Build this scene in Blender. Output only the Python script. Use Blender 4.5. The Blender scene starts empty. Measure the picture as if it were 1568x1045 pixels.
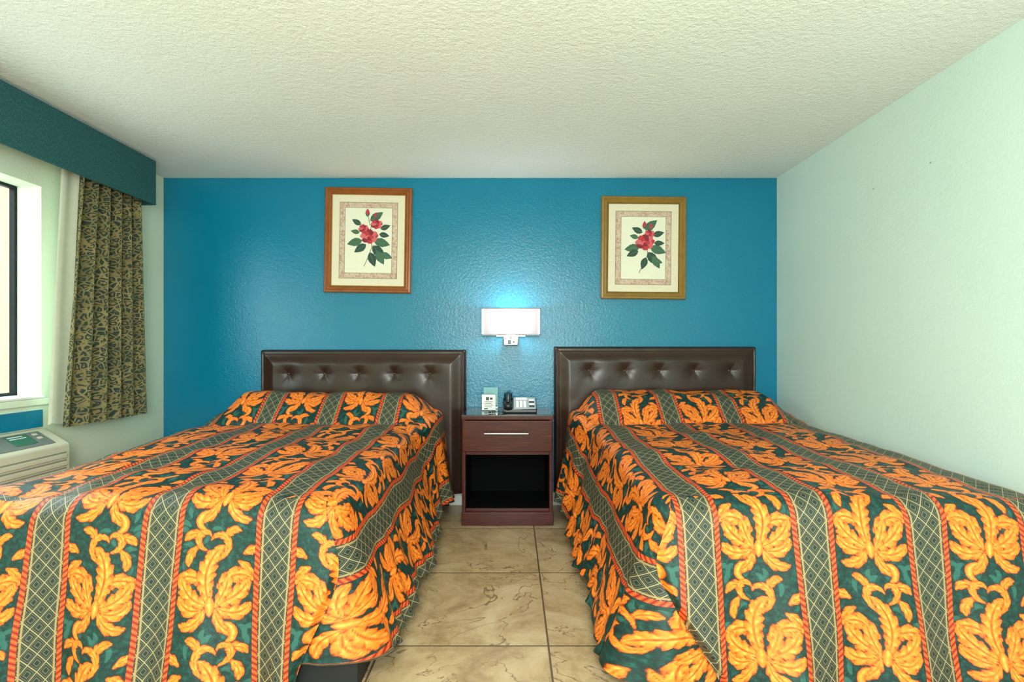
import bpy, bmesh, math, random
import numpy as np
from mathutils import Vector, Matrix
random.seed(3)
scene = bpy.context.scene
try:
    scene.view_settings.view_transform = 'Standard'
    scene.view_settings.look = 'None'
    scene.view_settings.exposure = 0.0
except Exception as e:
    print(e)

# ------------------------------------------------------------------ helpers
def link(ob):
    scene.collection.objects.link(ob); return ob

class NT:
    def __init__(s, name):
        s.mat = bpy.data.materials.new(name); s.mat.use_nodes = True
        s.t = s.mat.node_tree; s.n = s.t.nodes; s.l = s.t.links
        s.bsdf = s.n['Principled BSDF']
    def set(s, sock, v):
        if isinstance(v, bpy.types.NodeSocket): s.l.new(v, sock)
        else: sock.default_value = v
    def math(s, op, a, b=0.0, c=0.0, clamp=False):
        n = s.n.new('ShaderNodeMath'); n.operation = op; n.use_clamp = clamp
        s.set(n.inputs[0], a); s.set(n.inputs[1], b); s.set(n.inputs[2], c)
        return n.outputs[0]
    def step(s, x, lo, hi):   # smoothstep 0..1
        n = s.n.new('ShaderNodeMapRange'); n.interpolation_type = 'SMOOTHSTEP'
        s.set(n.inputs[0], x); n.inputs[1].default_value = lo; n.inputs[2].default_value = hi
        n.inputs[3].default_value = 0; n.inputs[4].default_value = 1
        return n.outputs[0]
    def mix(s, f, a, b, blend='MIX'):
        n = s.n.new('ShaderNodeMix'); n.data_type = 'RGBA'; n.blend_type = blend
        s.set(n.inputs[0], f)
        s.set(n.inputs[6], a if not isinstance(a, tuple) else (*a[:3], 1))
        s.set(n.inputs[7], b if not isinstance(b, tuple) else (*b[:3], 1))
        return n.outputs[2]
    def attr(s, name):
        n = s.n.new('ShaderNodeAttribute'); n.attribute_name = name
        return n.outputs['Fac']
    def coord(s, which='Object'):
        return s.n.new('ShaderNodeTexCoord').outputs[which]
    def mapping(s, vec, scale=(1,1,1), rot=(0,0,0), loc=(0,0,0)):
        n = s.n.new('ShaderNodeMapping'); s.l.new(vec, n.inputs[0])
        n.inputs['Scale'].default_value = scale; n.inputs['Rotation'].default_value = rot
        n.inputs['Location'].default_value = loc
        return n.outputs[0]
    def noise(s, vec, scale, detail=3, rough=.5, out='Fac', dist=0):
        n = s.n.new('ShaderNodeTexNoise'); s.l.new(vec, n.inputs['Vector'])
        n.inputs['Scale'].default_value = scale; n.inputs['Detail'].default_value = detail
        n.inputs['Roughness'].default_value = rough; n.inputs['Distortion'].default_value = dist
        return n.outputs[out]
    def voro(s, vec, scale, feature='F1', out='Distance', rnd=1.0):
        n = s.n.new('ShaderNodeTexVoronoi'); n.feature = feature; s.l.new(vec, n.inputs['Vector'])
        n.inputs['Scale'].default_value = scale; n.inputs['Randomness'].default_value = rnd
        return n.outputs[out]
    def ramp(s, f, stops):
        n = s.n.new('ShaderNodeValToRGB'); s.l.new(f, n.inputs[0]); e = n.color_ramp.elements
        while len(e) < len(stops): e.new(0.5)
        for i, (p, c) in enumerate(stops):
            e[i].position = p; e[i].color = (*c, 1)
        return n.outputs[0]
    def bump(s, h, strength=.2, dist=.01):
        n = s.n.new('ShaderNodeBump'); s.l.new(h, n.inputs['Height'])
        n.inputs['Strength'].default_value = strength; n.inputs['Distance'].default_value = dist
        s.l.new(n.outputs[0], s.bsdf.inputs['Normal'])
    def out(s, col=None, rough=None, metal=None, spec=None):
        if col is not None: s.set(s.bsdf.inputs['Base Color'], (*col, 1) if isinstance(col, tuple) else col)
        if rough is not None: s.set(s.bsdf.inputs['Roughness'], rough)
        if metal is not None: s.bsdf.inputs['Metallic'].default_value = metal
        if spec is not None: s.bsdf.inputs['Specular IOR Level'].default_value = spec
        return s.mat

def simple(name, col, rough=.5, metal=0., var=.06, nscale=30, spec=None, bumps=0):
    m = NT(name); v = m.coord()
    nz = m.noise(v, nscale, 2)
    c = m.mix(nz, tuple(x*(1-var) for x in col), tuple(min(1, x*(1+var)) for x in col))
    if bumps: m.bump(nz, bumps, .005)
    return m.out(c, rough, metal, spec)

def mesh_obj(name, verts, faces, mat=None, smooth=False, mats=None, midx=None):
    me = bpy.data.meshes.new(name); me.from_pydata([tuple(v) for v in verts], [], faces); me.update()
    ob = link(bpy.data.objects.new(name, me))
    if mats:
        for m in mats: me.materials.append(m)
        if midx is not None:
            for p, i in zip(me.polygons, midx): p.material_index = i
    elif mat: me.materials.append(mat)
    if smooth:
        for p in me.polygons: p.use_smooth = True
    return ob

def box(name, a, b, mat, bev=0.0, seg=2, smooth=False):
    a, b = [min(p, q) for p, q in zip(a, b)], [max(p, q) for p, q in zip(a, b)]
    c = [(p+q)/2 for p, q in zip(a, b)]; h = [(q-p)/2 for p, q in zip(a, b)]
    bm = bmesh.new(); bmesh.ops.create_cube(bm, size=2.0)
    for v in bm.verts: v.co = Vector((v.co.x*h[0], v.co.y*h[1], v.co.z*h[2]))
    if bev > 0:
        bmesh.ops.bevel(bm, geom=list(bm.edges), offset=bev, segments=seg, affect='EDGES', profile=.5)
    me = bpy.data.meshes.new(name); bm.to_mesh(me); bm.free()
    ob = link(bpy.data.objects.new(name, me)); ob.location = c
    me.materials.append(mat)
    if smooth or bev > 0:
        for p in me.polygons: p.use_smooth = True
        try:
            ob.modifiers.new('wn', 'WEIGHTED_NORMAL')
        except Exception: pass
    return ob

def cyl(name, p0, p1, r, mat, seg=24, r2=None, bev=0):
    p0, p1 = Vector(p0), Vector(p1); d = p1-p0
    bm = bmesh.new()
    bmesh.ops.create_cone(bm, cap_ends=True, segments=seg, radius1=r, radius2=r if r2 is None else r2, depth=d.length)
    me = bpy.data.meshes.new(name); bm.to_mesh(me); bm.free()
    ob = link(bpy.data.objects.new(name, me)); me.materials.append(mat)
    ob.location = (p0+p1)/2; ob.rotation_mode = 'QUATERNION'
    ob.rotation_quaternion = Vector((0,0,1)).rotation_difference(d.normalized())
    for p in me.polygons: p.use_smooth = len(p.vertices) == 4
    return ob

def tube(name, pts, r, mat, res=6):
    cu = bpy.data.curves.new(name, 'CURVE'); cu.dimensions = '3D'; cu.bevel_depth = r; cu.bevel_resolution = 4
    sp = cu.splines.new('BEZIER'); sp.bezier_points.add(len(pts)-1)
    for bp, p in zip(sp.bezier_points, pts):
        bp.co = p; bp.handle_left_type = bp.handle_right_type = 'AUTO'
    cu.resolution_u = res; cu.use_fill_caps = True
    ob = link(bpy.data.objects.new(name, cu)); cu.materials.append(mat)
    return ob

def group(name, loc, parts, rot=None):
    e = link(bpy.data.objects.new(name, None)); e.location = loc; e.empty_display_size = .1
    for p in parts:
        p.parent = e; p.matrix_parent_inverse = Matrix.Translation(-Vector(loc))
    if rot: e.rotation_euler = rot
    return e

def sstep(x, a, b):
    t = np.clip((x-a)/(b-a), 0, 1); return t*t*(3-2*t)

class VN:   # value noise
    def __init__(s, seed): s.g = np.random.RandomState(seed).rand(64, 64)*2-1
    def __call__(s, x, y):
        xi = np.floor(x).astype(int); yi = np.floor(y).astype(int); fx = x-xi; fy = y-yi
        fx = fx*fx*(3-2*fx); fy = fy*fy*(3-2*fy)
        g = lambda a, b: s.g[a % 64, b % 64]
        return (g(xi, yi)*(1-fx)+g(xi+1, yi)*fx)*(1-fy)+(g(xi, yi+1)*(1-fx)+g(xi+1, yi+1)*fx)*fy

# ------------------------------------------------------------------ dimensions
XL, XR, YB, YF, ZC = -2.46, 1.87, 0.0, -6.6, 2.31
T = .16

# ------------------------------------------------------------------ room materials
def wall_mat(name, col, rough, b1=.25, sc=45, spec=.5, mott=.05):
    m = NT(name); v = m.coord()
    n1 = m.noise(v, sc*.6, 3, .75); n2 = m.noise(v, 2.0, 1)
    c = m.mix(n2, tuple(x*(1-mott) for x in col), tuple(min(1, x*(1+mott)) for x in col))
    m.bump(n1, b1, .016)
    return m.out(c, rough, 0, spec)
M_blue = wall_mat('paint_blue', (.003, .195, .335), .18, .17, 85, .40, .08)
M_mint = wall_mat('paint_mint', (.66, .87, .83), .55, .10, 70, .4, .02)
M_left = wall_mat('paint_cream_green', (.70, .82, .64), .55, .10, 70, .4, .03)
M_ceil = wall_mat('ceiling_texture', (.81, .89, .87), .8, .42, 65, .2, .03)
M_white = simple('white_trim', (.82, .86, .84), .4, 0, .03)

# floor tiles
m = NT('stone_tile'); v = m.coord()
sep = m.n.new('ShaderNodeSeparateXYZ'); m.l.new(v, sep.inputs[0])
def gl(ax, off, per):
    f = m.math('FRACT', m.math('DIVIDE', m.math('SUBTRACT', ax, off), per))
    return m.math('MULTIPLY', m.math('MINIMUM', f, m.math('SUBTRACT', 1.0, f)), per)
dx = gl(sep.outputs[0], .135, .62); dy = gl(sep.outputs[1], -1.83, .66)
dmin = m.math('MINIMUM', dx, dy)
gm = m.step(dmin, .0025, .0045)
tx = m.math('FLOOR', m.math('DIVIDE', m.math('SUBTRACT', sep.outputs[0], .135), .62))
ty = m.math('FLOOR', m.math('DIVIDE', m.math('SUBTRACT', sep.outputs[1], -1.83), .66))
comb = m.n.new('ShaderNodeCombineXYZ'); m.l.new(m.math('MULTIPLY', tx, 7.3), comb.inputs[0]); m.l.new(m.math('MULTIPLY', ty, 4.1), comb.inputs[1])
va = m.n.new('ShaderNodeVectorMath'); va.operation = 'ADD'; m.l.new(v, va.inputs[0]); m.l.new(comb.outputs[0], va.inputs[1])
vv = va.outputs[0]
n1 = m.noise(vv, 3.6, 6, .68, dist=.8); n2 = m.noise(vv, 18, 4, .7); n3 = m.noise(vv, 2.0, 4, .6, dist=1.6)
vein = m.math('SUBTRACT', 1.0, m.step(m.math('ABSOLUTE', m.math('SUBTRACT', n3, .5)), .0, .012))
vein = m.math('MULTIPLY', vein, m.step(n1, .40, .52))
c = m.ramp(n1, [(.3, (.24, .15, .07)), (.48, (.41, .29, .15)), (.66, (.58, .46, .28))])
c = m.mix(m.math('MULTIPLY', m.step(n2, .35, .7), .5), c, (.56, .41, .23))
c = m.mix(m.math('MULTIPLY', vein, .75), c, (.14, .065, .03))
c = m.mix(gm, (.12, .085, .05), c)
m.bump(gm, .5, .004)
M_floor = m.out(c, .30, 0, .4)

def boxes_mesh(name, bl, mat):
    vs, fs = [], []
    for a, b in bl:
        k = len(vs)
        for z in (a[2], b[2]):
            vs += [(a[0], a[1], z), (b[0], a[1], z), (b[0], b[1], z), (a[0], b[1], z)]
        fs += [(k+3, k+2, k+1, k), (k+4, k+5, k+6, k+7), (k, k+1, k+5, k+4), (k+1, k+2, k+6, k+5), (k+2, k+3, k+7, k+6), (k+3, k, k+4, k+7)]
    return mesh_obj(name, vs, fs, mat)

boxes_mesh('floor', [((XL-T, YF-T, -.1), (XR+T, YB+T, 0))], M_floor)
boxes_mesh('ceiling', [((XL-T, YF-T, ZC), (XR+T, YB+T, ZC+.1))], M_ceil)
boxes_mesh('wall_back', [((XL-T, YB, 0), (XR+T, YB+T, ZC))], M_blue)
boxes_mesh('wall_right', [((XR, YF, 0), (XR+T, YB, ZC))], M_mint)
boxes_mesh('wall_front', [((XL-T, YF-T, 0), (XR+T, YF, ZC))], M_mint)
WY0, WY1, WZ0, WZ1 = -2.60, -1.0, .845, 1.95
boxes_mesh('wall_left', [((XL-T, WY1, 0), (XL, YB, ZC)), ((XL-T, YF, 0), (XL, WY0, ZC)),
                        ((XL-T, WY0, 0), (XL, WY1, WZ0)), ((XL-T, WY0, WZ1), (XL, WY1, ZC))], M_left)
box('baseboard_right', (XR-.006, YF, 0), (XR, YB-.001, .09), M_white, .002)
box('baseboard_back', (XL, -.012, 0), (XR-.013, 0, .09), M_white, .003)
box('baseboard_left', (XL, YF, 0), (XL+.012, YB-.013, .09), M_white, .003)
M_mark = simple('scuff', (.34, .42, .39), .8)
mk = []
for (y, z, r) in [(-1.415, 1.934, .004), (-1.03, 1.93, .0035)]:
    mk.append(cyl('screw_anchor', (XR, y, z), (XR-.003, y, z), r, M_mark, 10))
    mk.append(cyl('screw_head', (XR-.003, y, z), (XR-.004, y, z), r*.5, M_mark, 8))
group('wall_screws', (XR, -1, 1.9), mk)
box('trim_1', (XL, -2.6, .695), (XL+.008, WY1, .785), M_blue, .001)

# ------------------------------------------------------------------ window
M_alum = simple('dark_aluminium', (.008, .011, .014), .5, .0, spec=.2)
mg = NT('thin_glass')
tr = mg.n.new('ShaderNodeBsdfTransparent'); tr.inputs[0].default_value = (.93, .97, .95, 1)
gls = mg.n.new('ShaderNodeBsdfGlossy'); gls.inputs['Roughness'].default_value = .02
mx = mg.n.new('ShaderNodeMixShader'); mx.inputs[0].default_value = .06
mg.l.new(tr.outputs[0], mx.inputs[1]); mg.l.new(gls.outputs[0], mx.inputs[2])
mg.l.new(mx.outputs[0], mg.n['Material Output'].inputs[0]); M_glass = mg.mat
wp = []
fx0, fx1 = XL-T+.005, XL-T+.035
q = .016
for nm, a, b in [('frame_far', (fx0, WY1-q, WZ0), (fx1, WY1, WZ1)), ('frame_near', (fx0, WY0, WZ0), (fx1, WY0+q, WZ1)),
                 ('frame_top', (fx0, WY0+q, WZ1-q), (fx1, WY1-q, WZ1)), ('frame_bottom', (fx0, WY0+q, WZ0), (fx1, WY1-q, WZ0+.03)),
                 ('mullion', (fx0, -1.83, WZ0+.03), (fx1, -1.79, WZ1-q))]:
    wp.append(box(nm, a, b, M_alum, .003))
wp.append(box('glass', (fx0+.012, WY0+q, WZ0+.03), (fx0+.016, WY1-q, WZ1-q), M_glass))
wp.append(box('sill', (XL-T+.036, WY0-.0, WZ0-.0), (XL+.02, WY1, WZ0+.014), M_white, .004))
wp.append(box('sill_nose', (XL, WY0-.03, WZ0-.035), (XL+.02, WY1+.03, WZ0-.0005), M_left, .004))
group('window_1', (XL-.05, -1.8, 1.4), wp)
m = NT('peach_stucco'); v = m.coord(); n1 = m.noise(v, 8, 3)
M_ext = m.out(m.mix(n1, (.27, .14, .06), (.34, .19, .09)), .9)
box('exterior_wall', (-7.2, -9, -.6), (-7.0, 5, 3.5), M_ext)
box('exterior_ground', (-7.0, -9, -.6), (XL-T, 5, -.5), simple('concrete', (.5, .48, .44), .9))

# ------------------------------------------------------------------ valance
m = NT('teal_fabric'); v = m.coord()
n1 = m.noise(m.mapping(v, (1, 60, 10)), 9, 3, .8)
c = m.ramp(n1, [(.3, (.010, .055, .062)), (.52, (.022, .100, .105)), (.72, (.09, .21, .20))])
m.bump(n1, .3, .003); M_teal = m.out(c, .85, 0, .2)
VX, VZ0, VZ1, VYa, VYb = -2.25, 2.01, 2.29, -.40, -3.3
vp = [box('front_board', (VX-.018, VYb, VZ0), (VX, VYa, VZ1), M_teal, .005),
      box('end_board', (XL, VYa-.018, VZ0), (VX-.0185, VYa, VZ1), M_teal, .004),
      box('end_board_near', (XL, VYb, VZ0), (VX-.0185, VYb+.018, VZ1), M_teal, .004),
      box('top_board', (XL, VYb+.02, VZ1-.03), (VX-.019, VYa-.02, VZ1-.012), M_white, .002),
      box('track', (XL+.07, VYb+.05, VZ1-.075), (XL+.10, VYa-.04, VZ1-.031), M_white, .002)]
group('window_valance', (VX, -1.8, 2.15), vp)

# ------------------------------------------------------------------ curtain
m = NT('leopard_curtain'); pu, pv = m.attr('pu'), m.attr('pv')
cb = m.n.new('ShaderNodeCombineXYZ'); m.l.new(pu, cb.inputs[0]); m.l.new(pv, cb.inputs[1]); v = cb.outputs[0]
nz = m.noise(v, 18, 2, .5, 'Color'); vm = m.n.new('ShaderNodeVectorMath'); vm.operation = 'MULTIPLY_ADD'
m.l.new(nz, vm.inputs[0]); vm.inputs[1].default_value = (.03, .03, 0); m.l.new(v, vm.inputs[2]); v2 = vm.outputs[0]
d1 = m.voro(v2, 34, 'DISTANCE_TO_EDGE'); d2 = m.voro(v2, 34, 'F1')
ring = m.math('MULTIPLY', m.step(d1, .05, .11), m.math('SUBTRACT', 1.0, m.step(d1, .24, .34)))
brk = m.step(m.noise(v, 50, 2), .36, .46)
ring = m.math('MULTIPLY', ring, brk)
base = m.ramp(m.noise(v, 9, 2), [(.3, (.13, .11, .035)), (.7, (.27, .225, .085))])
c = m.mix(m.step(d2, .05, .35), (.26, .14, .03), base)
c = m.mix(ring, c, (.010, .030, .020))
M_curt = m.out(c, .75)
def curtain(name, mat, ya, yb, ya2, yb2, z0, z1, xm, amp, npl, nu=260, nv=60, seed=1):
    vn = VN(seed)
    U, V = np.meshgrid(np.linspace(0, 1, nu), np.linspace(0, 1, nv))
    y = (ya+(yb-ya)*U)*V+(ya2+(yb2-ya2)*U)*(1-V)
    ph = U*npl*2*math.pi+vn(U*3, V*1.5)*.8
    a = amp*(.75+.25*V)*(1+.3*vn(U*6, V*0+2))
    x = xm+a*np.sin(ph)+.25*a*np.sin(2*ph+1)
    y = y+.012*np.cos(ph)*(1-V*.3)
    z = z0+(z1-z0)*V+.006*np.sin(ph)*(1-V)
    vs = np.stack([x, y, z], -1).reshape(-1, 3)
    fs = [(j*nu+i, j*nu+i+1, (j+1)*nu+i+1, (j+1)*nu+i) for j in range(nv-1) for i in range(nu-1)]
    ob = mesh_obj(name, vs, fs, mat, True)
    for nm, arr in (('pu', U*1.1), ('pv', V*(z1-z0))):
        at = ob.data.attributes.new(nm, 'FLOAT', 'POINT'); at.data.foreach_set('value', arr.reshape(-1).astype(np.float32))
    return ob
cur = curtain('patterned_panel', M_curt, -.90, -.44, -1.03, -.36, .69, 2.20, -2.335, .036, 5.5)
lin = curtain('lining', simple('lining_white', (.74, .80, .64), .8), -.965, -.6, -1.06, -.7, .71, 2.20, -2.385, .006, 3)
group('window_curtain', (-2.35, -.7, 1.4), [cur, lin])

# ------------------------------------------------------------------ PTAC unit
M_beige = simple('ac_beige_plastic', (.60, .60, .46), .4, 0, .03)
M_beige_d = simple('ac_beige_dark', (.26, .27, .21), .5, 0, .03)
M_grey = simple('ac_grey_panel', (.16, .19, .18), .4)
M_green = simple('ac_label', (.03, .16, .10), .4)
ax0, ax1, ay0, ay1, az0 = XL, -2.30, -2.10, -1.005, .20
prof = [(ax0, az0), (ax0, .690), (ax0+.028, .690), (ax0+.034, .687)]
for k in range(7):
    a_ = math.radians(60-k*10); prof.append((ax1-.022+.022*math.cos(a_), .598+.022*math.sin(a_)))
prof += [(ax1, .5), (ax1, az0+.02), (ax1-.02, az0)]
np_ = len(prof); vs = []; ysq = [(ay0, .012), (ay0+.012, 0), (ay1-.012, 0), (ay1, .012)]
for y, ins in ysq:
    for x, z in prof:
        vs.append((x-ins*(1 if x > ax0+.05 else 0), y, z-ins*(1 if z > .55 else 0)))
fs = []
for k in range(3):
    for i in range(np_):
        j = (i+1) % np_; fs.append((k*np_+i, k*np_+j, (k+1)*np_+j, (k+1)*np_+i))
fs.append(tuple(range(np_))[::-1]); fs.append(tuple(3*np_+i for i in range(np_)))
body = mesh_obj('body', vs, fs, M_beige)
ac = [body]
for k in range(9):
    z = .565-k*.040
    ac.append(box('front_groove', (ax1-.004, ay0+.03, z), (ax1+.001, ay1-.03, z+.007), M_beige_d))
    ac.append(box('front_rib', (ax1-.003, ay0+.03, z-.024), (ax1+.007, ay1-.03, z-.003), M_beige, .003))
s0, s1 = Vector((ax0+.034, 0, .687)), Vector((ax1-.011, 0, .617)); sd = (s1-s0); sl_len = sd.length; sang = math.atan2(-sd.z, sd.x)
def on_slope(name, u0, u1, y0, y1, h0, h1, mat, bev=0):
    o = box(name, (-(u1-u0)/2, -(y1-y0)/2, -(h1-h0)/2), ((u1-u0)/2, (y1-y0)/2, (h1-h0)/2), mat, bev)
    nrm = Vector((-sd.z, 0, sd.x)).normalized(); c_ = s0+sd*((u0+u1)/2/sl_len)+nrm*((h0+h1)/2)
    o.location = (c_.x, (y0+y1)/2, c_.z); o.rotation_euler = (0, sang, 0); ac.append(o)
on_slope('control_panel', .012, sl_len-.012, ay1-.40, ay1-.07, -.004, .003, M_grey, .001)
on_slope('control_label', .022, sl_len-.035, ay1-.27, ay1-.15, .003, .005, M_green, .0005)
on_slope('label_text', .030, .036, ay1-.26, ay1-.18, .005, .0055, M_white)
on_slope('label_text', .045, .050, ay1-.26, ay1-.17, .005, .0055, M_white)
on_slope('button', .03, .045, ay1-.125, ay1-.10, .003, .007, M_beige, .001)
on_slope('button', .06, .075, ay1-.125, ay1-.10, .003, .007, M_beige, .001)
on_slope('knob', .03, .06, ay1-.36, ay1-.32, .003, .014, M_beige, .003)
for k in range(22):
    y = ay1-.44-k*.028
    on_slope('grille_slot', .01, sl_len-.012, y-.014, y, -.003, .001, M_beige_d)
ac.append(box('base_skirt', (ax0, ay0+.02, 0), (ax1-.03, ay1-.02, az0+.01), M_beige_d, .004))
group('air_conditioner', (-2.38, -1.55, .4), ac)

# ------------------------------------------------------------------ bedspread pattern tile
LATH, ROPE = .050, .009
PER = .366
LW = PER-2*(LATH+2*ROPE)     # leaf band width
TP = 2.8
lobes, sprigs = [], []
rnd = random.Random(5)
def lobe(lst, x, y, ang, L, R, curl, nv=0):
    """curved blade; nv = number of serrations / side veins per side"""
    pts = [(x, y)]; n = 20
    for i in range(n):
        a_ = math.radians(ang+curl*((i+.5)/n)**1.5*1.3)
        x += math.sin(a_)*L/n; y += math.cos(a_)*L/n; pts.append((x, y))
    lst.append((pts, R, nv)); return pts[-1]
for sg, y0 in ((1, 0.0), (-1, TP/2)):
    A_ = lambda a: a*sg
    # spiral scroll between the bouquets, with small leaves
    lobe(lobes, .30*sg, y0+.98, A_(110), .28, .070, A_(60), 3)
    lobe(lobes, .36*sg, y0+1.10, A_(50), .28, .070, A_(60), 3)
    lobe(lobes, -.26*sg, y0+1.16, A_(-130), .30, .070, A_(-60), 3)
    lobe(lobes, -.20*sg, y0+1.30, A_(-70), .30, .070, A_(-70), 3)
    lobe(lobes, .10*sg, y0+1.26, A_(20), .28, .065, A_(70), 3)
    lobe(lobes, .02*sg, y0+.98, A_(55), .60, .058, A_(-170), 6)
    lobe(lobes, -.14*sg, y0+1.12, A_(-70), .46, .055, A_(190), 5)
    # acanthus bouquet
    lobe(lobes, -.06*sg, y0+.40, A_(-112), .48, .105, A_(78), 4)
    lobe(lobes, .06*sg, y0+.38, A_(112), .48, .105, A_(-70), 4)
    lobe(lobes, -.10*sg, y0+.68, A_(-50), .46, .105, A_(-75), 4)
    lobe(lobes, .06*sg, y0+.64, A_(38), .52, .115, A_(70), 4)
    lobe(lobes, -.06*sg, y0+.42, A_(-72), .58, .115, A_(48), 5)
    lobe(lobes, .04*sg, y0+.42, A_(68), .58, .115, A_(-42), 5)
    lobe(lobes, -.03*sg, y0+.44, A_(-22), .82, .135, A_(62), 7)
    lobe(lobes, .04*sg, y0+.40, A_(30), .46, .090, A_(-20), 4)
    # lower curls
    lobe(lobes, -.08*sg, y0+.38, A_(-155), .46, .085, A_(70), 4)
    lobe(lobes, .04*sg, y0+.36, A_(165), .40, .080, A_(-60), 4)
    lobe(lobes, .16*sg, y0+.22, A_(110), .34, .050, A_(130))
    lobe(lobes, -.02*sg, y0+.30, A_(-5), .22, .06, 0)
    for k in range(5):
        lobe(sprigs, (-.42+.03*k)*sg, y0+.55+.13*k, rnd.uniform(-60, 60), .24, .030, rnd.choice((-90, 90)))
        lobe(sprigs, .40*sg, y0-.1+.12*k, rnd.uniform(-70, 70), .22, .028, rnd.choice((-90, 90)))
    for k in range(4):
        lobe(sprigs, rnd.uniform(-.3, .3), y0+1.2+.07*k, rnd.uniform(-90, 90), .24, .028, rnd.choice((-90, 90)))
TN, TM = 170, 476
gx, gy = np.meshgrid((np.arange(TN)+.5)/TN-.5, (np.arange(TM)+.5)/TM*TP)
def field(lst):
    S = np.full(gx.shape, 9.0); C = np.ones(gx.shape)
    for (pts, R, nv) in lst:
        ylo = min(p_[1] for p_ in pts)-.25; yhi = max(p_[1] for p_ in pts)+.25
        rows = np.unique(np.arange(int(ylo/TP*TM), int(yhi/TP*TM)+1) % TM)
        gxs, gys = gx[rows], gy[rows]
        best = np.full(gxs.shape, 9.0); bd = np.ones(gxs.shape); bt = np.zeros(gxs.shape); br = np.ones(gxs.shape)
        n = len(pts)-1
        for i in range(n):
            x0_, y0_ = pts[i]; ex, ey = pts[i+1][0]-x0_, pts[i+1][1]-y0_; e2 = ex*ex+ey*ey
            dyy = (gys-y0_+TP/2) % TP-TP/2; dxx = gxs-x0_
            u = np.clip((dxx*ex+dyy*ey)/e2, 0, 1)
            d = np.sqrt((dxx-u*ex)**2+(dyy-u*ey)**2)
            t = (i+u)/n
            r = R*np.sin(math.pi*np.clip(t*.93+.07, 0, 1)**1.15)**.75+.004
            q = d-r; k = q < best
            best = np.where(k, q, best); bd = np.where(k, d, bd); bt = np.where(k, t, bt); br = np.where(k, r, br)
        cc = bd/br
        if nv:
            saw = (bt*nv-cc*.8) % 1.0            # oblique veins
            ser = .42*br*np.abs(saw-.5)*2*np.clip(cc*1.4-.3, 0, 1)
            best = best+ser*.85
            vein = np.exp(-((np.minimum(saw, 1-saw))/.15)**2)*np.clip(cc*2.0-.2, 0, 1)
            mid = np.exp(-(cc/.12)**2)
            tone = .12+.48*np.clip(cc, 0, 1)**1.2+.30*(saw-.5)
            tone = np.maximum(tone, vein*.93); tone = np.maximum(tone, mid*.80)
            edge = np.clip(1+best/(.020), 0, 1)
            tone = np.maximum(tone, edge*1.0)
        else:
            tone = np.maximum(.10+.5*cc, np.clip(1+best/.016, 0, 1))
        C[rows] = np.where(best < 0, tone, C[rows]); S[rows] = np.minimum(S[rows], best)
    return np.minimum(S, .3), C
S1, C1 = field(lobes); S2, _ = field(sprigs)
print('leaf coverage', (S1 < 0).mean())
def tile_sample(A, e, V):
    x = (e/LW+.5)*TN-.5; y = (V/LW/TP % 1.0)*TM-.5
    xi = np.floor(x).astype(int); yi = np.floor(y).astype(int); fx = x-xi; fy = y-yi
    cl = lambda a: np.clip(a, 0, TN-1)
    return (A[yi % TM, cl(xi)]*(1-fx)+A[yi % TM, cl(xi+1)]*fx)*(1-fy)+(A[(yi+1) % TM, cl(xi)]*(1-fx)+A[(yi+1) % TM, cl(xi+1)]*fx)*fy

# bedspread shader
m = NT('bedspread_print')
pu, pv, sd_a, tone, sd2 = (m.attr(a) for a in ('pu', 'pv', 'sdf', 'tone', 'sdg'))
cb = m.n.new('ShaderNodeCombineXYZ'); m.l.new(pu, cb.inputs[0]); m.l.new(pv, cb.inputs[1]); v = cb.outputs[0]
f = m.math('SUBTRACT', m.math('FRACT', m.math('ADD', m.math('DIVIDE', pu, PER), .5)), .5)
d = m.math('MULTIPLY', f, PER); ad = m.math('ABSOLUTE', d)
nm_ = m.noise(v, 60, 2, .6)
nc = m.math('SUBTRACT', nm_, .5)
sdn = m.math('ADD', sd_a, m.math('MULTIPLY', nc, .035))
tn = m.math('ADD', tone, m.math('MULTIPLY', nc, .55))
leafc = m.ramp(tn, [(.05, (.93, .42, .085)), (.28, (.86, .24, .024)), (.55, (.74, .135, .010)), (.80, (.36, .045, .008)), (1.0, (.06, .025, .012))])
gb = m.ramp(nm_, [(.38, (.003, .022, .019)), (.55, (.004, .042, .036)), (.72, (.010, .085, .07))])
spr = m.math('SUBTRACT', 1.0, m.step(m.math('ADD', sd2, m.math('MULTIPLY', nc, .03)), -.004, .010))
gb = m.mix(m.math('MULTIPLY', spr, .6), gb, (.035, .15, .12))
halo = m.math('SUBTRACT', 1.0, m.step(sdn, .0, .05))
gb = m.mix(m.math('MULTIPLY', halo, .7), gb, (.006, .02, .012))
lm = m.math('SUBTRACT', 1.0, m.step(sdn, -.008, .012))
leaf = m.mix(lm, gb, leafc)
# lattice zone
p = .046
def tri(x): return m.math('ABSOLUTE', m.math('SUBTRACT', m.math('FRACT', x), .5))
g1 = tri(m.math('DIVIDE', m.math('ADD', d, m.math('MULTIPLY', pv, .85)), p))
g2 = tri(m.math('DIVIDE', m.math('SUBTRACT', d, m.math('MULTIPLY', pv, .85)), p))
mn = m.math('MINIMUM', g1, g2)
l1 = m.math('SUBTRACT', 1.0, m.step(mn, .030, .058))
l2 = m.math('MULTIPLY', m.step(mn, .10, .13), m.math('SUBTRACT', 1.0, m.step(mn, .16, .19)))
l3 = m.math('MULTIPLY', m.step(mn, .25, .28), m.math('SUBTRACT', 1.0, m.step(mn, .33, .36)))
lat = m.mix(nm_, (.008, .016, .014), (.020, .034, .028))
lat = m.mix(m.math('MULTIPLY', l1, .95), lat, (.33, .29, .16))
lat = m.mix(m.math('MULTIPLY', l2, .5), lat, (.20, .18, .10))
lat = m.mix(m.math('MULTIPLY', l3, .65), lat, (.15, .16, .10))
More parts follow.
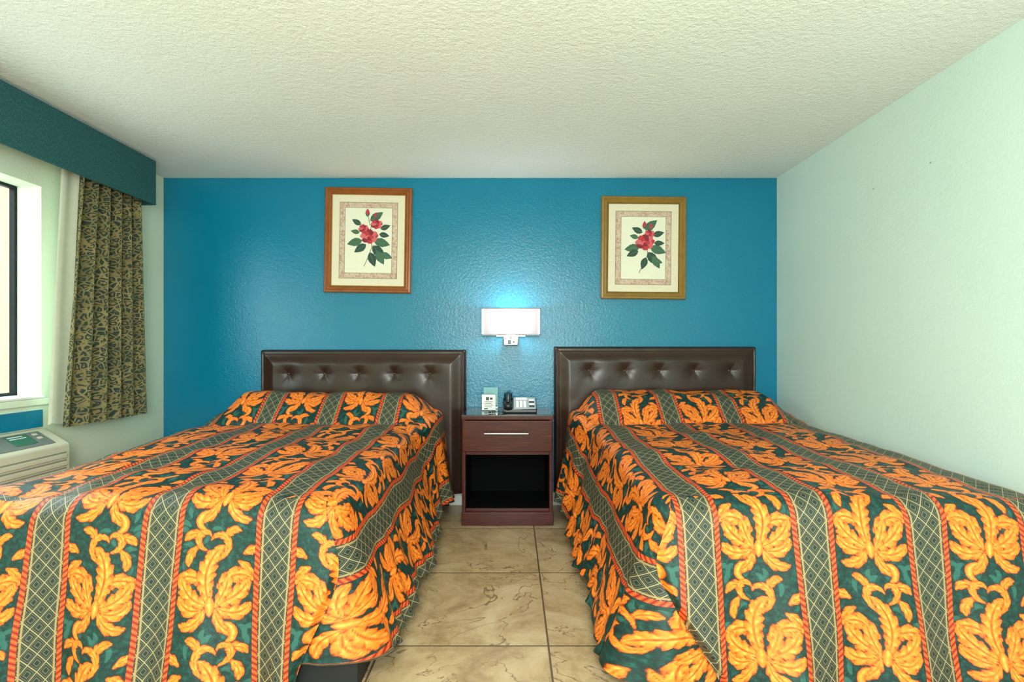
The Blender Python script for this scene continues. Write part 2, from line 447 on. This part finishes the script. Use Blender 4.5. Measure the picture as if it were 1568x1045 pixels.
edge = m.math('MULTIPLY', m.step(ad, LATH-.010, LATH-.007), m.math('SUBTRACT', 1.0, m.step(ad, LATH-.004, LATH-.002)))
lat = m.mix(edge, lat, (.34, .24, .10))
# rope
bead = m.math('SINE', m.math('ADD', m.math('MULTIPLY', pv, 2*math.pi/.018), m.math('MULTIPLY', ad, 260)))
rd = m.math('ABSOLUTE', m.math('SUBTRACT', ad, LATH+ROPE))
rope = m.mix(m.step(bead, -.9, .0), (.26, .016, .008), (.70, .070, .014))
rope = m.mix(m.math('MULTIPLY', m.step(bead, .80, 1.0), .5), rope, (.90, .28, .06))
rope = m.mix(m.step(rd, ROPE*.75, ROPE*1.0), rope, (.03, .015, .01))
col = m.mix(m.step(ad, LATH-.001, LATH+.001), lat, rope)
col = m.mix(m.step(ad, LATH+2*ROPE-.001, LATH+2*ROPE+.001), col, leaf)
m.bump(nm_, .25, .004)
M_spread = m.out(col, .50, 0, .35)

M_black = simple('black_base', (.006, .007, .009), .6)
M_matt = simple('mattress_ticking', (.6, .6, .56), .8)

def make_bed(name, x0, x1, uref, voff, inner, seed, xlim):
    vn, vn2 = VN(seed), VN(seed+9)
    yh, yf = -.115, -2.08
    r, rc = .065, .085
    st = .0034
    def ztop(y): return .66-(-.3-y)*.032*(y < -.3)
    wl = .085 if inner < 0 else .0; wr = .085 if inner > 0 else .0
    def wfac(y): return sstep(y, -.75, -.35)
    def zfull(x, y):
        z = ztop(y)
        xa_, xb_ = x0-wl*wfac(y), x1+wr*wfac(y)
        cx = (x0+x1)/2
        prof = np.sqrt(np.clip(sstep(y, -.60, -.36), 0, 1))*.5+.5*sstep(y, -.60, -.36)
        prof = prof*(1-.30*sstep(y, -.22, -.10))
        ex = sstep(x, xa_-.0, xa_+.20)*(1-sstep(x, xb_-.20, xb_+.0))
        mid = 1-.08*np.exp(-((x-cx)/.06)**2)
        z = z+.150*prof*ex*mid
        z = z-.020*np.exp(-((y+.605)/.020)**2)*ex
        z = z+.013*vn(x*5, y*5)+.006*vn2(x*14, y*11)+.010*vn2(x*3+5, y*9)*sstep(y, -.7, -.3)
        z = z+.012*np.sin(np.clip((x-x0)/(x1-x0), 0, 1)*math.pi)
        return z
    V, F, A = [], [], {'pu': [], 'pv': []}
    def add(P, pu_, pv_, flip=False):
        P = P.copy()
        if inner < 0: P[..., 0] = np.minimum(P[..., 0], xlim)
        base = sum(len(q) for q in V)
        nv, nu = P.shape[:2]
        V.append(P.reshape(-1, 3)); A['pu'].append(pu_.reshape(-1)); A['pv'].append(pv_.reshape(-1))
        idx = base+np.arange(nv*nu).reshape(nv, nu)
        q = np.stack([idx[:-1, :-1], idx[:-1, 1:], idx[1:, 1:], idx[1:, :-1]], -1).reshape(-1, 4)
        F.append(q[:, ::-1] if flip else q)
    # ---- top
    ny = int((abs(yf)-abs(yh)-r)/st); ys = np.linspace(yh, yf+r, ny)
    nx = int((x1-x0)/st); t = np.linspace(0, 1, nx)
    Y, Tt = np.meshgrid(ys, t, indexing='ij')
    xa = x0-wl*wfac(Y)+r; xb = x1+wr*wfac(Y)-r
    X = xa+(xb-xa)*Tt
    Z = zfull(X, Y)
    add(np.stack([X, Y, Z], -1), X-uref, -Y+voff, True)
    # ---- foot panel
    D = .585; qa = r*math.pi/2
    hs = np.arange(0, D+qa, st); H, Tt = np.meshgrid(hs, t, indexing='ij')
    th = np.clip(H/r, 0, math.pi/2); h = np.maximum(H-qa, 0)
    def inset(hh, big): return r*(1-sstep(hh, 0, .22))*.95+big*sstep(hh, .22, .66)
    bigL, bigR = (.20, .02) if inner < 0 else (.02, .13)
    xl = x0+inset(H, bigL); xr = x1-inset(H, bigR)
    X = xl+(xr-xl)*Tt
    zt = zfull(x0+r+(x1-x0-2*r)*Tt, np.full_like(H, yf+r))
    wav = (h/.55)*(.028*np.sin((X-x0)*2*math.pi/.31+seed)+.020*vn(X*7, h*1.2)+.014*vn2(X*15, h*2))
    edge_d = np.minimum(X-xl, xr-X)
    foldb = .03*(1-sstep(edge_d, 0, .025))*sstep(h, 0.05, .2)
    out = r*np.sin(th)+.018*sstep(H, .01, .12)+.17*h
    Yp = yf+r-out-wav+foldb
    Zp = zt-r*(1-np.cos(th))-h
    Xp = X+.008*vn(h*6+3, X*5)*(h/.5)
    add(np.stack([Xp, Yp, Zp], -1), X-uref, -(yf+r)+H+voff)
    # ---- sides
    for sg_, xe in ((-1, x0), (1, x1)):
        big = (sg_ == inner); st2 = st if big else .009
        L1 = abs(yf)-abs(yh)-rc; La = rc*math.pi/2; L2 = .30
        vs_ = np.arange(0, L1+La+L2, st2)
        hs = np.arange(0, .60, st2); Vv, H = np.meshgrid(vs_, hs, indexing='ij')
        th = np.clip(H/r, 0, math.pi/2); h = np.maximum(H-qa, 0)
        ph = np.clip((Vv-L1)/rc, 0, math.pi/2); phn = ph/(math.pi/2)
        yy = yh-np.minimum(Vv, L1)-rc*np.sin(ph)
        xw = (wl if sg_ < 0 else wr)*wfac(yy)
        back = np.maximum(Vv-L1-La, 0)
        x_path = xe+sg_*(xw-rc*(1-np.cos(ph))-back)
        nx_, ny_ = sg_*np.cos(ph), -np.sin(ph)
        fl = (.17 if big else .03)
        flv = fl*(1-.50*sstep(yy, -1.0, -.45))*(1-.62*phn)
        o = -r+r*np.sin(th)+flv*np.minimum(h/.52, 1.1)**1.15
        wv = (h/.55)*(.014*np.sin(Vv*2*math.pi/.42+seed*2)+.020*vn2(Vv*5+3, h*1.5)+.014*vn(Vv*13, h*3)+.012*(h/.5)**2*np.sin(Vv*2*math.pi/.125+5*vn(Vv*4, h)))*(1 if big else .4)
        wv = wv+(.026*np.exp(-((Vv-.44)/.06)**2)+.016*np.exp(-((Vv-.27)/.04)**2)-.012*np.exp(-((Vv-.35)/.04)**2))*(h/.4)*(1 if big else .2)
        o = o+wv*(1-.8*phn)
        px = x_path+nx_*o; py = yy+ny_*o
        zt = zfull(x_path-nx_*r, yy-ny_*r)
        Zs = zt-r*(1-np.cos(th))-h
        corner = sstep(Vv, L1-.12, L1+.10)
        zmin = .05+.035*sstep(yy, -1.0, -.4)+.008*vn(Vv*4, Vv*0+1)+(.055*corner if inner > 0 else 0)
        Zs = np.maximum(Zs, zmin)
        add(np.stack([px, py, Zs], -1), (xe+sg_*(xw-r)-uref)+sg_*H, Vv-yh+voff, sg_ < 0)
    Vt = np.concatenate(V); Ft = np.concatenate(F)
    PU = np.concatenate(A['pu']); PV = np.concatenate(A['pv'])
    me = bpy.data.meshes.new('bedspread')
    me.vertices.add(len(Vt)); me.vertices.foreach_set('co', Vt.astype(np.float32).reshape(-1))
    me.loops.add(len(Ft)*4); me.loops.foreach_set('vertex_index', Ft.astype(np.int32).reshape(-1))
    me.polygons.add(len(Ft)); me.polygons.foreach_set('loop_start', np.arange(0, len(Ft)*4, 4, dtype=np.int32))
    me.update(calc_edges=True); me.validate()
    me.polygons.foreach_set('use_smooth', np.ones(len(me.polygons), dtype=bool))
    band = np.floor(PU/PER)
    e = (PU/PER-band-.5)*PER
    sgn = np.where(band.astype(int) % 2 == 0, 1, -1)
    for nm, arr in (('pu', PU), ('pv', PV), ('sdf', tile_sample(S1, e*sgn, -PV)), ('tone', tile_sample(C1, e*sgn, -PV)), ('sdg', tile_sample(S2, e*sgn, -PV))):
        at = me.attributes.new(nm, 'FLOAT', 'POINT'); at.data.foreach_set('value', arr.astype(np.float32))
    me.materials.append(M_spread)
    sp = link(bpy.data.objects.new('bedspread', me))
    parts = [sp,
             box('mattress', (x0+.03, yf+.05, .34), (x1-.03, yh-.01, .585), M_matt, .04, 4),
             box('box_spring', (x0+.03, yf+.06, .13), (x1-.03, yh-.01, .338), M_black, .01),
             box('base', (x0+.04, yf-.02, 0), (x1+(.06 if inner > 0 else -.04), yh-.60, .115), M_black, .005)]
    return group(name, ((x0+x1)/2, -1.1, 0), parts)
make_bed('double_bed', -1.88, -.555, -1.119, .10, +1, 2, 9)
make_bed('double_bed', .465, 1.80, .963, .28, -1, 5, XR-.009)

# ------------------------------------------------------------------ headboards
m = NT('brown_leather'); v = m.coord()
n1 = m.noise(v, 180, 2, .6); n2 = m.noise(v, 6, 1)
c = m.mix(n2, (.024, .011, .007), (.042, .020, .013))
m.bump(n1, .08, .003)
M_leather = m.out(c, .27, 0, .36)
def headboard(xa, xb, zt, bz, bxs):
    za = .10; nx, nz = 280, 130; yb = -.028
    X, Z = np.meshgrid(np.linspace(xa, xb, nx), np.linspace(za, zt, nz))
    ed = np.minimum(np.minimum(X-xa, xb-X), zt-Z)
    th = .050*np.sqrt(np.clip(1-(1-np.clip(ed/.018, 0, 1))**2, 0, 1))
    puff = .022*sstep(ed, .028, .11)
    groove = -.009*np.exp(-((ed-.026)/.0035)**2)
    d = th+puff+groove
    vn = VN(7)
    for bx in bxs:
        rr = np.sqrt((X-bx)**2+(Z-bz)**2)
        d = d-.022*np.exp(-(rr/.040)**1.2)
        ang = np.arctan2(Z-bz, X-bx)
        d = d-.002*np.exp(-(rr/.07)**2)*(.5+.5*np.cos(ang*6))*sstep(rr, .008, .02)
    d = d+.0012*vn(X*12, Z*12)
    Y = yb-d
    vs = np.stack([X, Y, Z], -1).reshape(-1, 3)
    fs = [(j*nx+i, j*nx+i+1, (j+1)*nx+i+1, (j+1)*nx+i) for j in range(nz-1) for i in range(nx-1)]
    ob = mesh_obj('cushion', vs, fs, M_leather, True)
    parts = [ob, box('back_panel', (xa, yb-.001, za), (xb, -.002, zt), M_leather, .004)]
    for bx in bxs:
        bm = bmesh.new(); bmesh.ops.create_uvsphere(bm, u_segments=16, v_segments=10, radius=.011)
        for q in bm.verts: q.co.y *= .5
        me = bpy.data.meshes.new('button'); bm.to_mesh(me); bm.free(); me.materials.append(M_leather)
        for p_ in me.polygons: p_.use_smooth = True
        b = link(bpy.data.objects.new('button', me)); b.location = (bx, yb-.051, bz); parts.append(b)
    for lx in (xa+.15, xb-.15):
        parts.append(box('leg', (lx-.03, -.026, 0), (lx+.03, -.004, .12), M_black))
    group('headboard', ((xa+xb)/2, -.04, 0), parts)
S = 835/3.77
headboard((397-784)/S, (713-784)/S, 1.097, 1.1-(573-535)/S, [(q-784)/S for q in (442, 497, 550, 604, 658)])
headboard((849-784)/S, (1160-784)/S, 1.118, 1.1-(568-535)/S, [(q-784)/S for q in (902, 957, 1009, 1062, 1117)])

# ------------------------------------------------------------------ nightstand
m = NT('cherry_wood'); v = m.coord()
n1 = m.noise(m.mapping(v, (2, 2, 40)), 3, 4, .6, dist=.6)
c = m.ramp(n1, [(.3, (.035, .005, .004)), (.6, (.072, .011, .007)), (.8, (.13, .026, .014))])
M_wood = m.out(c, .25, 0, .25)
M_wtop = NT('dark_gloss_top').out((.02, .03, .035), .10)
M_steel = simple('brushed_steel', (.55, .56, .55), .3, 1., .05, 80)
nx0, nx1, ny0, nz = -.312, .255, -.45, .69
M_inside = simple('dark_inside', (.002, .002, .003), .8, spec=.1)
ns = [box('top', (nx0-.004, ny0-.008, nz-.026), (nx1+.004, -.02, nz), M_wtop, .004),
      box('top_edge', (nx0-.002, ny0-.010, nz-.030), (nx1+.002, ny0-.004, nz-.006), M_wood, .002),
      box('side_panel', (nx0, ny0, .02), (nx0+.022, -.02, nz-.027), M_wood, .002),
      box('side_panel', (nx1-.022, ny0, .02), (nx1, -.02, nz-.027), M_wood, .002),
      box('drawer_front', (nx0+.004, ny0-.018, .462), (nx1-.004, ny0-.0005, nz-.034), M_wood, .004),
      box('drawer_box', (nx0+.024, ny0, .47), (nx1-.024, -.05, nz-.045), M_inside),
      box('divider', (nx0+.023, ny0+.002, .44), (nx1-.023, -.03, .458), M_wood, .001),
      box('bottom_shelf', (nx0+.023, ny0+.004, .085), (nx1-.023, -.03, .105), M_wood, .001),
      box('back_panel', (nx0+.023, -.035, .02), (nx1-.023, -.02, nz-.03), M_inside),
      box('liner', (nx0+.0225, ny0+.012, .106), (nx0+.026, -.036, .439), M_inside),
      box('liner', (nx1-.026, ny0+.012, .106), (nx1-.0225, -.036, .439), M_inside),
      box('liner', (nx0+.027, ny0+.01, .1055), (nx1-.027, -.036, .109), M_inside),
      box('plinth', (nx0-.003, ny0-.008, 0), (nx1+.003, -.03, .084), M_wood, .004),
      tube('handle_bar', [(-.17, ny0-.043, .578), (-.10, ny0-.047, .579), (.03, ny0-.047, .579), (.10, ny0-.043, .578)], .0065, M_steel),
      cyl('handle_post', (-.15, ny0-.018, .578), (-.15, ny0-.042, .578), .005, M_steel),
      cyl('handle_post', (.08, ny0-.018, .578), (.08, ny0-.042, .578), .005, M_steel)]
group('nightstand', (-.03, -.24, 0), ns)

# ------------------------------------------------------------------ telephone
M_pblk = simple('phone_black', (.012, .014, .016), .3)
M_pgr = simple('phone_silver', (.36, .44, .47), .35)
M_wht = simple('paper_white', (.85, .87, .84), .5, 0, .02)
def wedge(name, x0, x1, y0, y1, z0, zf, zb, mat, bev=.004):
    vs = [(x0, y0, z0), (x1, y0, z0), (x1, y1, z0), (x0, y1, z0), (x0, y0, zf), (x1, y0, zf), (x1, y1, zb), (x0, y1, zb)]
    ob = mesh_obj(name, vs, [(3, 2, 1, 0), (4, 5, 6, 7), (0, 1, 5, 4), (1, 2, 6, 5), (2, 3, 7, 6), (3, 0, 4, 7)], mat)
    b = ob.modifiers.new('b', 'BEVEL'); b.width = bev; b.segments = 3
    return ob
px, py, pz = .045, -.27, nz+.001
ph = [wedge('base', px-.105, px+.115, py-.095, py+.085, pz, pz+.022, pz+.085, M_pblk, .006)]
sl = (.085-.022)/.18
zz = lambda y: pz+.022+(y-(py-.095))*sl
ph.append(wedge('face_plate', px-.035, px+.110, py-.085, py+.078, pz+.01, zz(py-.085)+.003, zz(py+.078)+.003, M_pgr, .002))
for r_ in range(4):
    for c_ in range(3):
        y = py-.068+r_*.024; x = px-.018+c_*.024
        ph.append(wedge('key', x, x+.017, y, y+.015, pz+.01, zz(y)+.008, zz(y+.015)+.008, M_wht, .001))
for r_ in range(4):
    y = py-.066+r_*.030
    ph.append(wedge('memory_key', px+.066, px+.100, y, y+.018, pz+.01, zz(y)+.007, zz(y+.018)+.007, M_wht if r_ % 2 else M_pblk, .001))
ph.append(wedge('label', px-.02, px+.055, py+.042, py+.070, pz+.01, zz(py+.042)+.006, zz(py+.070)+.006, M_wht, .001))
hx = px-.070
ph.append(tube('handset_grip', [(hx, py-.085, pz+.060), (hx, py-.05, pz+.083), (hx, py+.03, pz+.112), (hx, py+.075, pz+.110)], .0155, M_pblk, 12))
ph.append(cyl('earpiece', (hx, py+.068, pz+.072), (hx, py+.060, pz+.114), .027, M_pblk, 24))
ph.append(cyl('mouthpiece', (hx, py-.078, pz+.024), (hx, py-.086, pz+.064), .027, M_pblk, 24))
cpts = []
for k in range(60):
    t = k/59; a = k*1.25
    cpts.append((hx-.02-.10*math.sin(t*math.pi*.9)+.004*math.cos(a), py-.10-.035*math.sin(t*math.pi)+.03*t, pz+.008+.005*math.sin(a)))
ph.append(tube('coiled_cord', cpts, .0022, M_pblk, 3))
group('telephone', (px, py, pz), ph)

# ------------------------------------------------------------------ card stand
mg = NT('acrylic'); tr = mg.n.new('ShaderNodeBsdfTransparent'); tr.inputs[0].default_value = (.75, .93, .88, 1)
gls = mg.n.new('ShaderNodeBsdfGlossy'); gls.inputs['Roughness'].default_value = .05; mx = mg.n.new('ShaderNodeMixShader'); mx.inputs[0].default_value = .10
mg.l.new(tr.outputs[0], mx.inputs[1]); mg.l.new(gls.outputs[0], mx.inputs[2]); mg.l.new(mx.outputs[0], mg.n['Material Output'].inputs[0]); M_acr = mg.mat
M_ink = simple('ink', (.05, .07, .07), .6)
cx = -.155
cs = [box('acrylic_back', (cx-.035, -.205, nz+.002), (cx+.060, -.200, nz+.155), M_acr, .001),
      box('acrylic_foot', (cx-.05, -.27, nz+.0005), (cx+.05, -.19, nz+.004), M_acr, .001),
      box('card', (cx-.045, -.226, nz+.005), (cx+.045, -.223, nz+.108), M_wht),
      box('logo_mark', (cx-.018, -.2275, nz+.070), (cx+.002, -.2262, nz+.092), M_ink),
      box('logo_mark', (cx+.008, -.2275, nz+.074), (cx+.026, -.2262, nz+.088), M_ink)]
for k in range(4):
    cs.append(box('text_line', (cx-.028, -.2275, nz+.058-k*.011), (cx+.028-.006*(k % 2), -.2262, nz+.061-k*.011), M_ink))
cs.append(box('footer_block', (cx-.03, -.2275, nz+.010), (cx-.005, -.2262, nz+.018), M_ink))
group('card_stand', (cx, -.22, nz), cs)

# ------------------------------------------------------------------ wall sconce
mm = NT('lamp_shade_fabric')
em = mm.n.new('ShaderNodeEmission'); nzz = mm.noise(mm.mapping(mm.coord(), (400, 400, 20)), 1, 2)
mm.l.new(mm.ramp(nzz, [(0, (.97, .95, .98)), (1, (1.0, .93, .90))]), em.inputs[0]); em.inputs[1].default_value = .50
tl = mm.n.new('ShaderNodeBsdfTranslucent'); tl.inputs[0].default_value = (.18, .18, .18, 1)
ad_ = mm.n.new('ShaderNodeAddShader'); mm.l.new(em.outputs[0], ad_.inputs[0]); mm.l.new(tl.outputs[0], ad_.inputs[1])
mm.l.new(ad_.outputs[0], mm.n['Material Output'].inputs[0]); M_shade = mm.mat
sx, sz0, sz1 = -.008, 1.2, 1.375; hw = .198; sy0, sy1 = -.165, -.035
def rounded_rect(hx_, y0, y1, rr, n=8):
    pts = []; cy = (y0+y1)/2; hy = (y1-y0)/2
    for qx, qy, a0 in ((1, 1, 0), (-1, 1, 90), (-1, -1, 180), (1, -1, 270)):
        for k in range(n+1):
            a = math.radians(a0+90*k/n); pts.append((qx*(hx_-rr)+rr*math.cos(a), cy+qy*(hy-rr)+rr*math.sin(a)))
    return pts
pts = rounded_rect(hw, sy0, sy1, .02); n = len(pts)
vs = [(sx+x, y, sz0) for x, y in pts]+[(sx+x, y, sz1) for x, y in pts]
fs = [(i, (i+1) % n, n+(i+1) % n, n+i) for i in range(n)]
shade = mesh_obj('shade', vs, fs, M_shade, True)
sc = [shade]
M_rim = simple('shade_rim', (.42, .42, .40), .5)
for z in (sz0, sz1):
    sc.append(tube('shade_rim', [(sx+x, y, z) for x, y in pts[::3]]+[(sx+pts[0][0], pts[0][1], z)], .0025, M_rim))
sc += [box('backplate', (sx-.055, -.02, 1.135), (sx+.055, -.0005, 1.20), M_steel, .005),
       box('outlet_box', (sx-.05, -.05, 1.125), (sx+.05, -.0205, 1.175), M_steel, .006),
       box('outlet', (sx-.022, -.0525, 1.135), (sx+.0, -.0498, 1.165), M_pblk, .002),
       cyl('switch_knob', (sx+.02, -.0505, 1.150), (sx+.02, -.064, 1.150), .008, M_pblk, 16),
       box('arm', (sx-.012, -.115, 1.182), (sx+.012, -.02, 1.192), M_steel, .003),
       box('cross_bar', (sx-.10, -.112, 1.185), (sx+.10, -.092, 1.197), M_steel, .002),
       cyl('stem', (sx, -.102, 1.19), (sx, -.102, 1.25), .009, M_steel),
       cyl('socket', (sx, -.102, 1.24), (sx, -.102, 1.28), .016, M_wht)]
bulbm = NT('bulb'); e2 = bulbm.n.new('ShaderNodeEmission'); e2.inputs[0].default_value = (1, .97, .95, 1); e2.inputs[1].default_value = 6
bulbm.l.new(e2.outputs[0], bulbm.n['Material Output'].inputs[0])
bm = bmesh.new(); bmesh.ops.create_uvsphere(bm, u_segments=20, v_segments=12, radius=.024)
me = bpy.data.meshes.new('bulb'); bm.to_mesh(me); bm.free(); me.materials.append(bulbm.mat)
b = link(bpy.data.objects.new('bulb', me)); b.location = (sx, -.102, 1.30); sc.append(b)
def point(name, loc, power, col, rad, spec=1.0):
    l = bpy.data.lights.new(name, 'POINT'); l.energy = power; l.color = col; l.shadow_soft_size = rad
    l.specular_factor = spec
    o = link(bpy.data.objects.new(name, l)); o.location = loc; return o
sc.append(point('sconce_light', (sx, -.105, 1.320), 10, (1, .90, .85), .03))
sc.append(point('sconce_light_low', (sx, -.105, 1.245), 6, (1, .90, .85), .03))
group('wall_sconce', (sx, 0, 1.28), sc)

# ------------------------------------------------------------------ framed prints
def ringprof(name, w, h, prof, mat):
    vs, fs = [], []
    for ins, y in prof:
        a, b_ = w/2-ins, h/2-ins
        vs += [(-a, y, -b_), (a, y, -b_), (a, y, b_), (-a, y, b_)]
    for k in range(len(prof)-1):
        for i in range(4):
            j = (i+1) % 4
            fs.append((k*4+i, k*4+j, (k+1)*4+j, (k+1)*4+i))
    return mesh_obj(name, vs, fs, mat)
def blob(name, pts, y, mat):
    return mesh_obj(name, [(x, y, z) for x, z in pts], [tuple(range(len(pts)))], mat)
def leafpts(x, z, ang, L, W, n=10):
    a = math.radians(ang); ux, uz = math.cos(a), math.sin(a); o = []
    for k in range(n+1):
        t = k/n; w_ = W*math.sin(math.pi*t**.8)*(1-.08*(k % 2)); o.append((x+ux*L*t-uz*w_, z+uz*L*t+ux*w_))
    for k in range(n-1, 0, -1):
        t = k/n; w_ = W*math.sin(math.pi*t**.8)*(1-.08*(k % 2)); o.append((x+ux*L*t+uz*w_, z+uz*L*t-ux*w_))
    return o
def frame_mat(name, c1, c2):
    m = NT(name); v = m.coord(); n_ = m.noise(v, 14, 3, .6)
    return m.out(m.mix(n_, c1, c2), .3)
m = NT('marbled_border'); v = m.coord(); n_ = m.noise(v, 45, 4, .6, dist=1)
M_marb = m.out(m.ramp(n_, [(.35, (.42, .24, .18)), (.5, (.60, .44, .34)), (.65, (.66, .58, .42))]), .6)
M_mat = simple('mat_board', (.76, .71, .54), .7, 0, .02)
M_paper = simple('print_paper', (.80, .80, .66), .7, 0, .02)
M_line = simple('print_line', (.25, .24, .18), .7)
M_r1 = simple('rose_red', (.50, .03, .05), .7, 0, .3, 120); M_r2 = simple('rose_deep', (.24, .01, .025), .7, 0, .3, 120)
M_r3 = simple('rose_light', (.66, .13, .15), .7, 0, .2, 120)
M_g1 = simple('leaf_green', (.05, .14, .08), .7, 0, .3, 120); M_g2 = simple('leaf_dark', (.02, .07, .05), .7, 0, .3, 120)
M_g3 = simple('stem_green', (.16, .18, .08), .7)
def picture(cxp, czp, w, h, tilt, fm, fm2, blooms, bud, leaves, stem, px2m, bc):
    parts = []
    parts.append(ringprof('frame', w, h, [(0, -.003), (0, -.022), (.006, -.030), (.016, -.032), (.024, -.024), (.034, -.027), (.043, -.020), (.048, -.012), (.048, -.006)], fm))
    parts.append(ringprof('frame_bead', w-.092, h-.092, [(0, -.0125), (.003, -.017), (.006, -.0125)], fm2))
    parts.append(ringprof('backing', w, h, [(0, -.003), (w/2-.001, -.003)], M_line))
    parts.append(box('mat_board', (-w/2+.046, -.010, -h/2+.046), (w/2-.046, -.006, h/2-.046), M_mat))
    bi = .105
    parts.append(ringprof('marbled_border', w, h, [(bi, -.0106), (bi+.034, -.0106)], M_marb))
    parts.append(ringprof('border_line', w, h, [(bi-.004, -.0104), (bi, -.0104)], M_line))
    parts.append(ringprof('border_line_inner', w, h, [(bi+.034, -.0105), (bi+.037, -.0105)], M_line))
    parts.append(ringprof('print_paper', w, h, [(bi+.037, -.0104), (w/2-.001, -.0104)], M_paper))
    P = lambda x, y: ((x-bc[0])/px2m, -(y-bc[1])/px2m)
    y = -.0110
    for s_ in stem:
        pp = [P(*q) for q in s_]
        for a_, b_ in zip(pp[:-1], pp[1:]):
            dx_, dz_ = b_[0]-a_[0], b_[1]-a_[1]; L = math.hypot(dx_, dz_); nx_, nz_ = -dz_/L*.0022, dx_/L*.0022
            parts.append(blob('stem', [(a_[0]-nx_, a_[1]-nz_), (b_[0]-nx_, b_[1]-nz_), (b_[0]+nx_, b_[1]+nz_), (a_[0]+nx_, a_[1]+nz_)], y, M_g3))
    y = -.0114
    for k, (lx, ly, an, L) in enumerate(leaves):
        x_, z_ = P(lx, ly); L = L/px2m
        parts.append(blob('leaf', leafpts(x_, z_, an, L, L*.27), y-k*.00003, M_g1 if k % 2 else M_g2))
        parts.append(blob('leaf_rib', leafpts(x_, z_, an, L*.9, .0012), y-k*.00003-.00002, M_g3))
    y = -.0122
    for (fx_, fy_, R) in blooms:
        x_, z_ = P(fx_, fy_); R = R/px2m; k = 0
        for ring_, (cnt, rr, sz) in enumerate(((8, .72, .42), (7, .52, .36), (5, .32, .28), (4, .14, .18))):
            for i in range(cnt):
                a = 2*math.pi*i/cnt+ring_*.5+rnd.uniform(-.15, .15); pcx, pcz = x_+R*rr*math.cos(a), z_+R*rr*.85*math.sin(a)
                pts_ = [(pcx+R*sz*(1+.12*math.sin(3*b2+i))*math.cos(b2), pcz+R*sz*.85*(1+.1*math.cos(2*b2))*math.sin(b2)) for b2 in [2*math.pi*q/14 for q in range(14)]]
                k += 1
                parts.append(blob('petal', pts_, y-k*.00004, (M_r1, M_r3, M_r2)[(i+ring_) % 3]))
        y -= .0011
    for (fx_, fy_, R) in bud:
        x_, z_ = P(fx_, fy_); R = R/px2m
        parts.append(blob('bud', leafpts(x_, z_-R, 90, R*2, R*.55), y-.0003, M_r1))
        parts.append(blob('bud_sepal', leafpts(x_, z_-R*1.1, 60, R*1.2, R*.2), y-.0004, M_g1))
        parts.append(blob('bud_sepal', leafpts(x_, z_-R*1.1, 120, R*1.2, R*.2), y-.00045, M_g1))
    e = link(bpy.data.objects.new('framed_rose_print', None)); e.empty_display_size = .1
    for p_ in parts: p_.parent = e
    e.location = (cxp, 0, czp); e.rotation_euler = (0, math.radians(tilt), 0)
F1a = frame_mat('walnut_frame', (.20, .055, .010), (.36, .115, .025)); F1b = simple('frame_lip', (.50, .30, .08), .3)
F2a = frame_mat('gold_frame', (.20, .11, .018), (.34, .21, .04)); F2b = simple('frame_lip_dark', (.20, .12, .03), .3)
SW = 835/3.83
picture((563.5-784)/SW, 1.1+(535-368)/SW, 133.5/SW, 161.5/SW, .9, F1a, F1b,
        [(576, 343, 8), (556, 350, 7), (565, 362, 12)], [(562, 325, 6), (574, 330, 5)],
        [(552, 344, 150, 16), (566, 338, 35, 24), (582, 350, 20, 16), (554, 368, 195, 24), (560, 374, 215, 22), (572, 368, -15, 26), (570, 376, -45, 28), (576, 384, -60, 24), (566, 386, -70, 24), (550, 356, 170, 14), (580, 358, -10, 16), (582, 388, -20, 20)],
        [[(568, 340), (566, 360), (569, 378), (563, 395), (557, 408)], [(562, 328), (566, 345)], [(569, 378), (582, 388)]], SW, (563.5, 368))
picture((985.5-784)/SW, 1.1+(535-379.5)/SW, 130/SW, 157.5/SW, .6, F2a, F2b,
        [(995, 358, 7), (988, 371, 13)], [(987, 344, 6), (997, 347, 5)],
        [(984, 356, 155, 18), (988, 352, 40, 24), (1000, 360, 15, 18), (980, 378, 190, 24), (978, 384, 205, 20), (996, 378, -20, 26), (992, 386, -50, 26), (1000, 392, -60, 22), (990, 394, 250, 20), (978, 364, 165, 14), (1002, 372, 0, 16), (1000, 398, -15, 16)],
        [[(990, 350), (988, 372), (993, 388), (986, 404), (979, 418)], [(993, 388), (1002, 397)]], SW, (985.5, 379.5))

M_out = simple('outlet_plate', (.75, .78, .74), .4)
group('wall_outlet', (-.36, 0, .5), [box('plate', (-.375, -.006, .45), (-.335, -.0005, .54), M_out, .002),
      box('plug', (-.368, -.020, .50), (-.345, -.0065, .53), M_out, .003)])

# ------------------------------------------------------------------ lights
cl = [box('diffuser', (-.75, -4.85, ZC-.07), (.15, -4.35, ZC-.012), simple('diffuser', (.9, .9, .85), .4), .02, 4),
      box('pan', (-.80, -4.90, ZC-.012), (.20, -4.30, ZC-.0005), M_white, .003)]
a = bpy.data.lights.new('ceiling_lamp', 'AREA'); a.shape = 'RECTANGLE'; a.size = .9; a.size_y = .5; a.energy = 62; a.color = (1, .98, .94)
ao = link(bpy.data.objects.new('ceiling_lamp', a)); ao.location = (-.3, -4.6, ZC-.08); cl.append(ao)
group('ceiling_light', (-.3, -4.6, ZC-.04), cl)
point('room_fill', (.1, -4.9, 1.35), 262, (1, .99, .96), .5, .35)  # unseen soft fill added behind the camera to flatten the light, no fixture

w = bpy.data.worlds.new('World'); scene.world = w; w.use_nodes = True
bg = w.node_tree.nodes['Background']; bg.inputs[0].default_value = (.78, .92, 1.0, 1); bg.inputs[1].default_value = 10.0

# ------------------------------------------------------------------ camera
cam = bpy.data.cameras.new('camera'); co = link(bpy.data.objects.new('camera', cam))
cam.sensor_width = 36; cam.lens = 36*835/1568; cam.shift_y = 12.5/1568; cam.clip_start = .02
co.location = (0, -3.85, 1.10); co.rotation_euler = (math.radians(90), 0, 0)
scene.camera = co
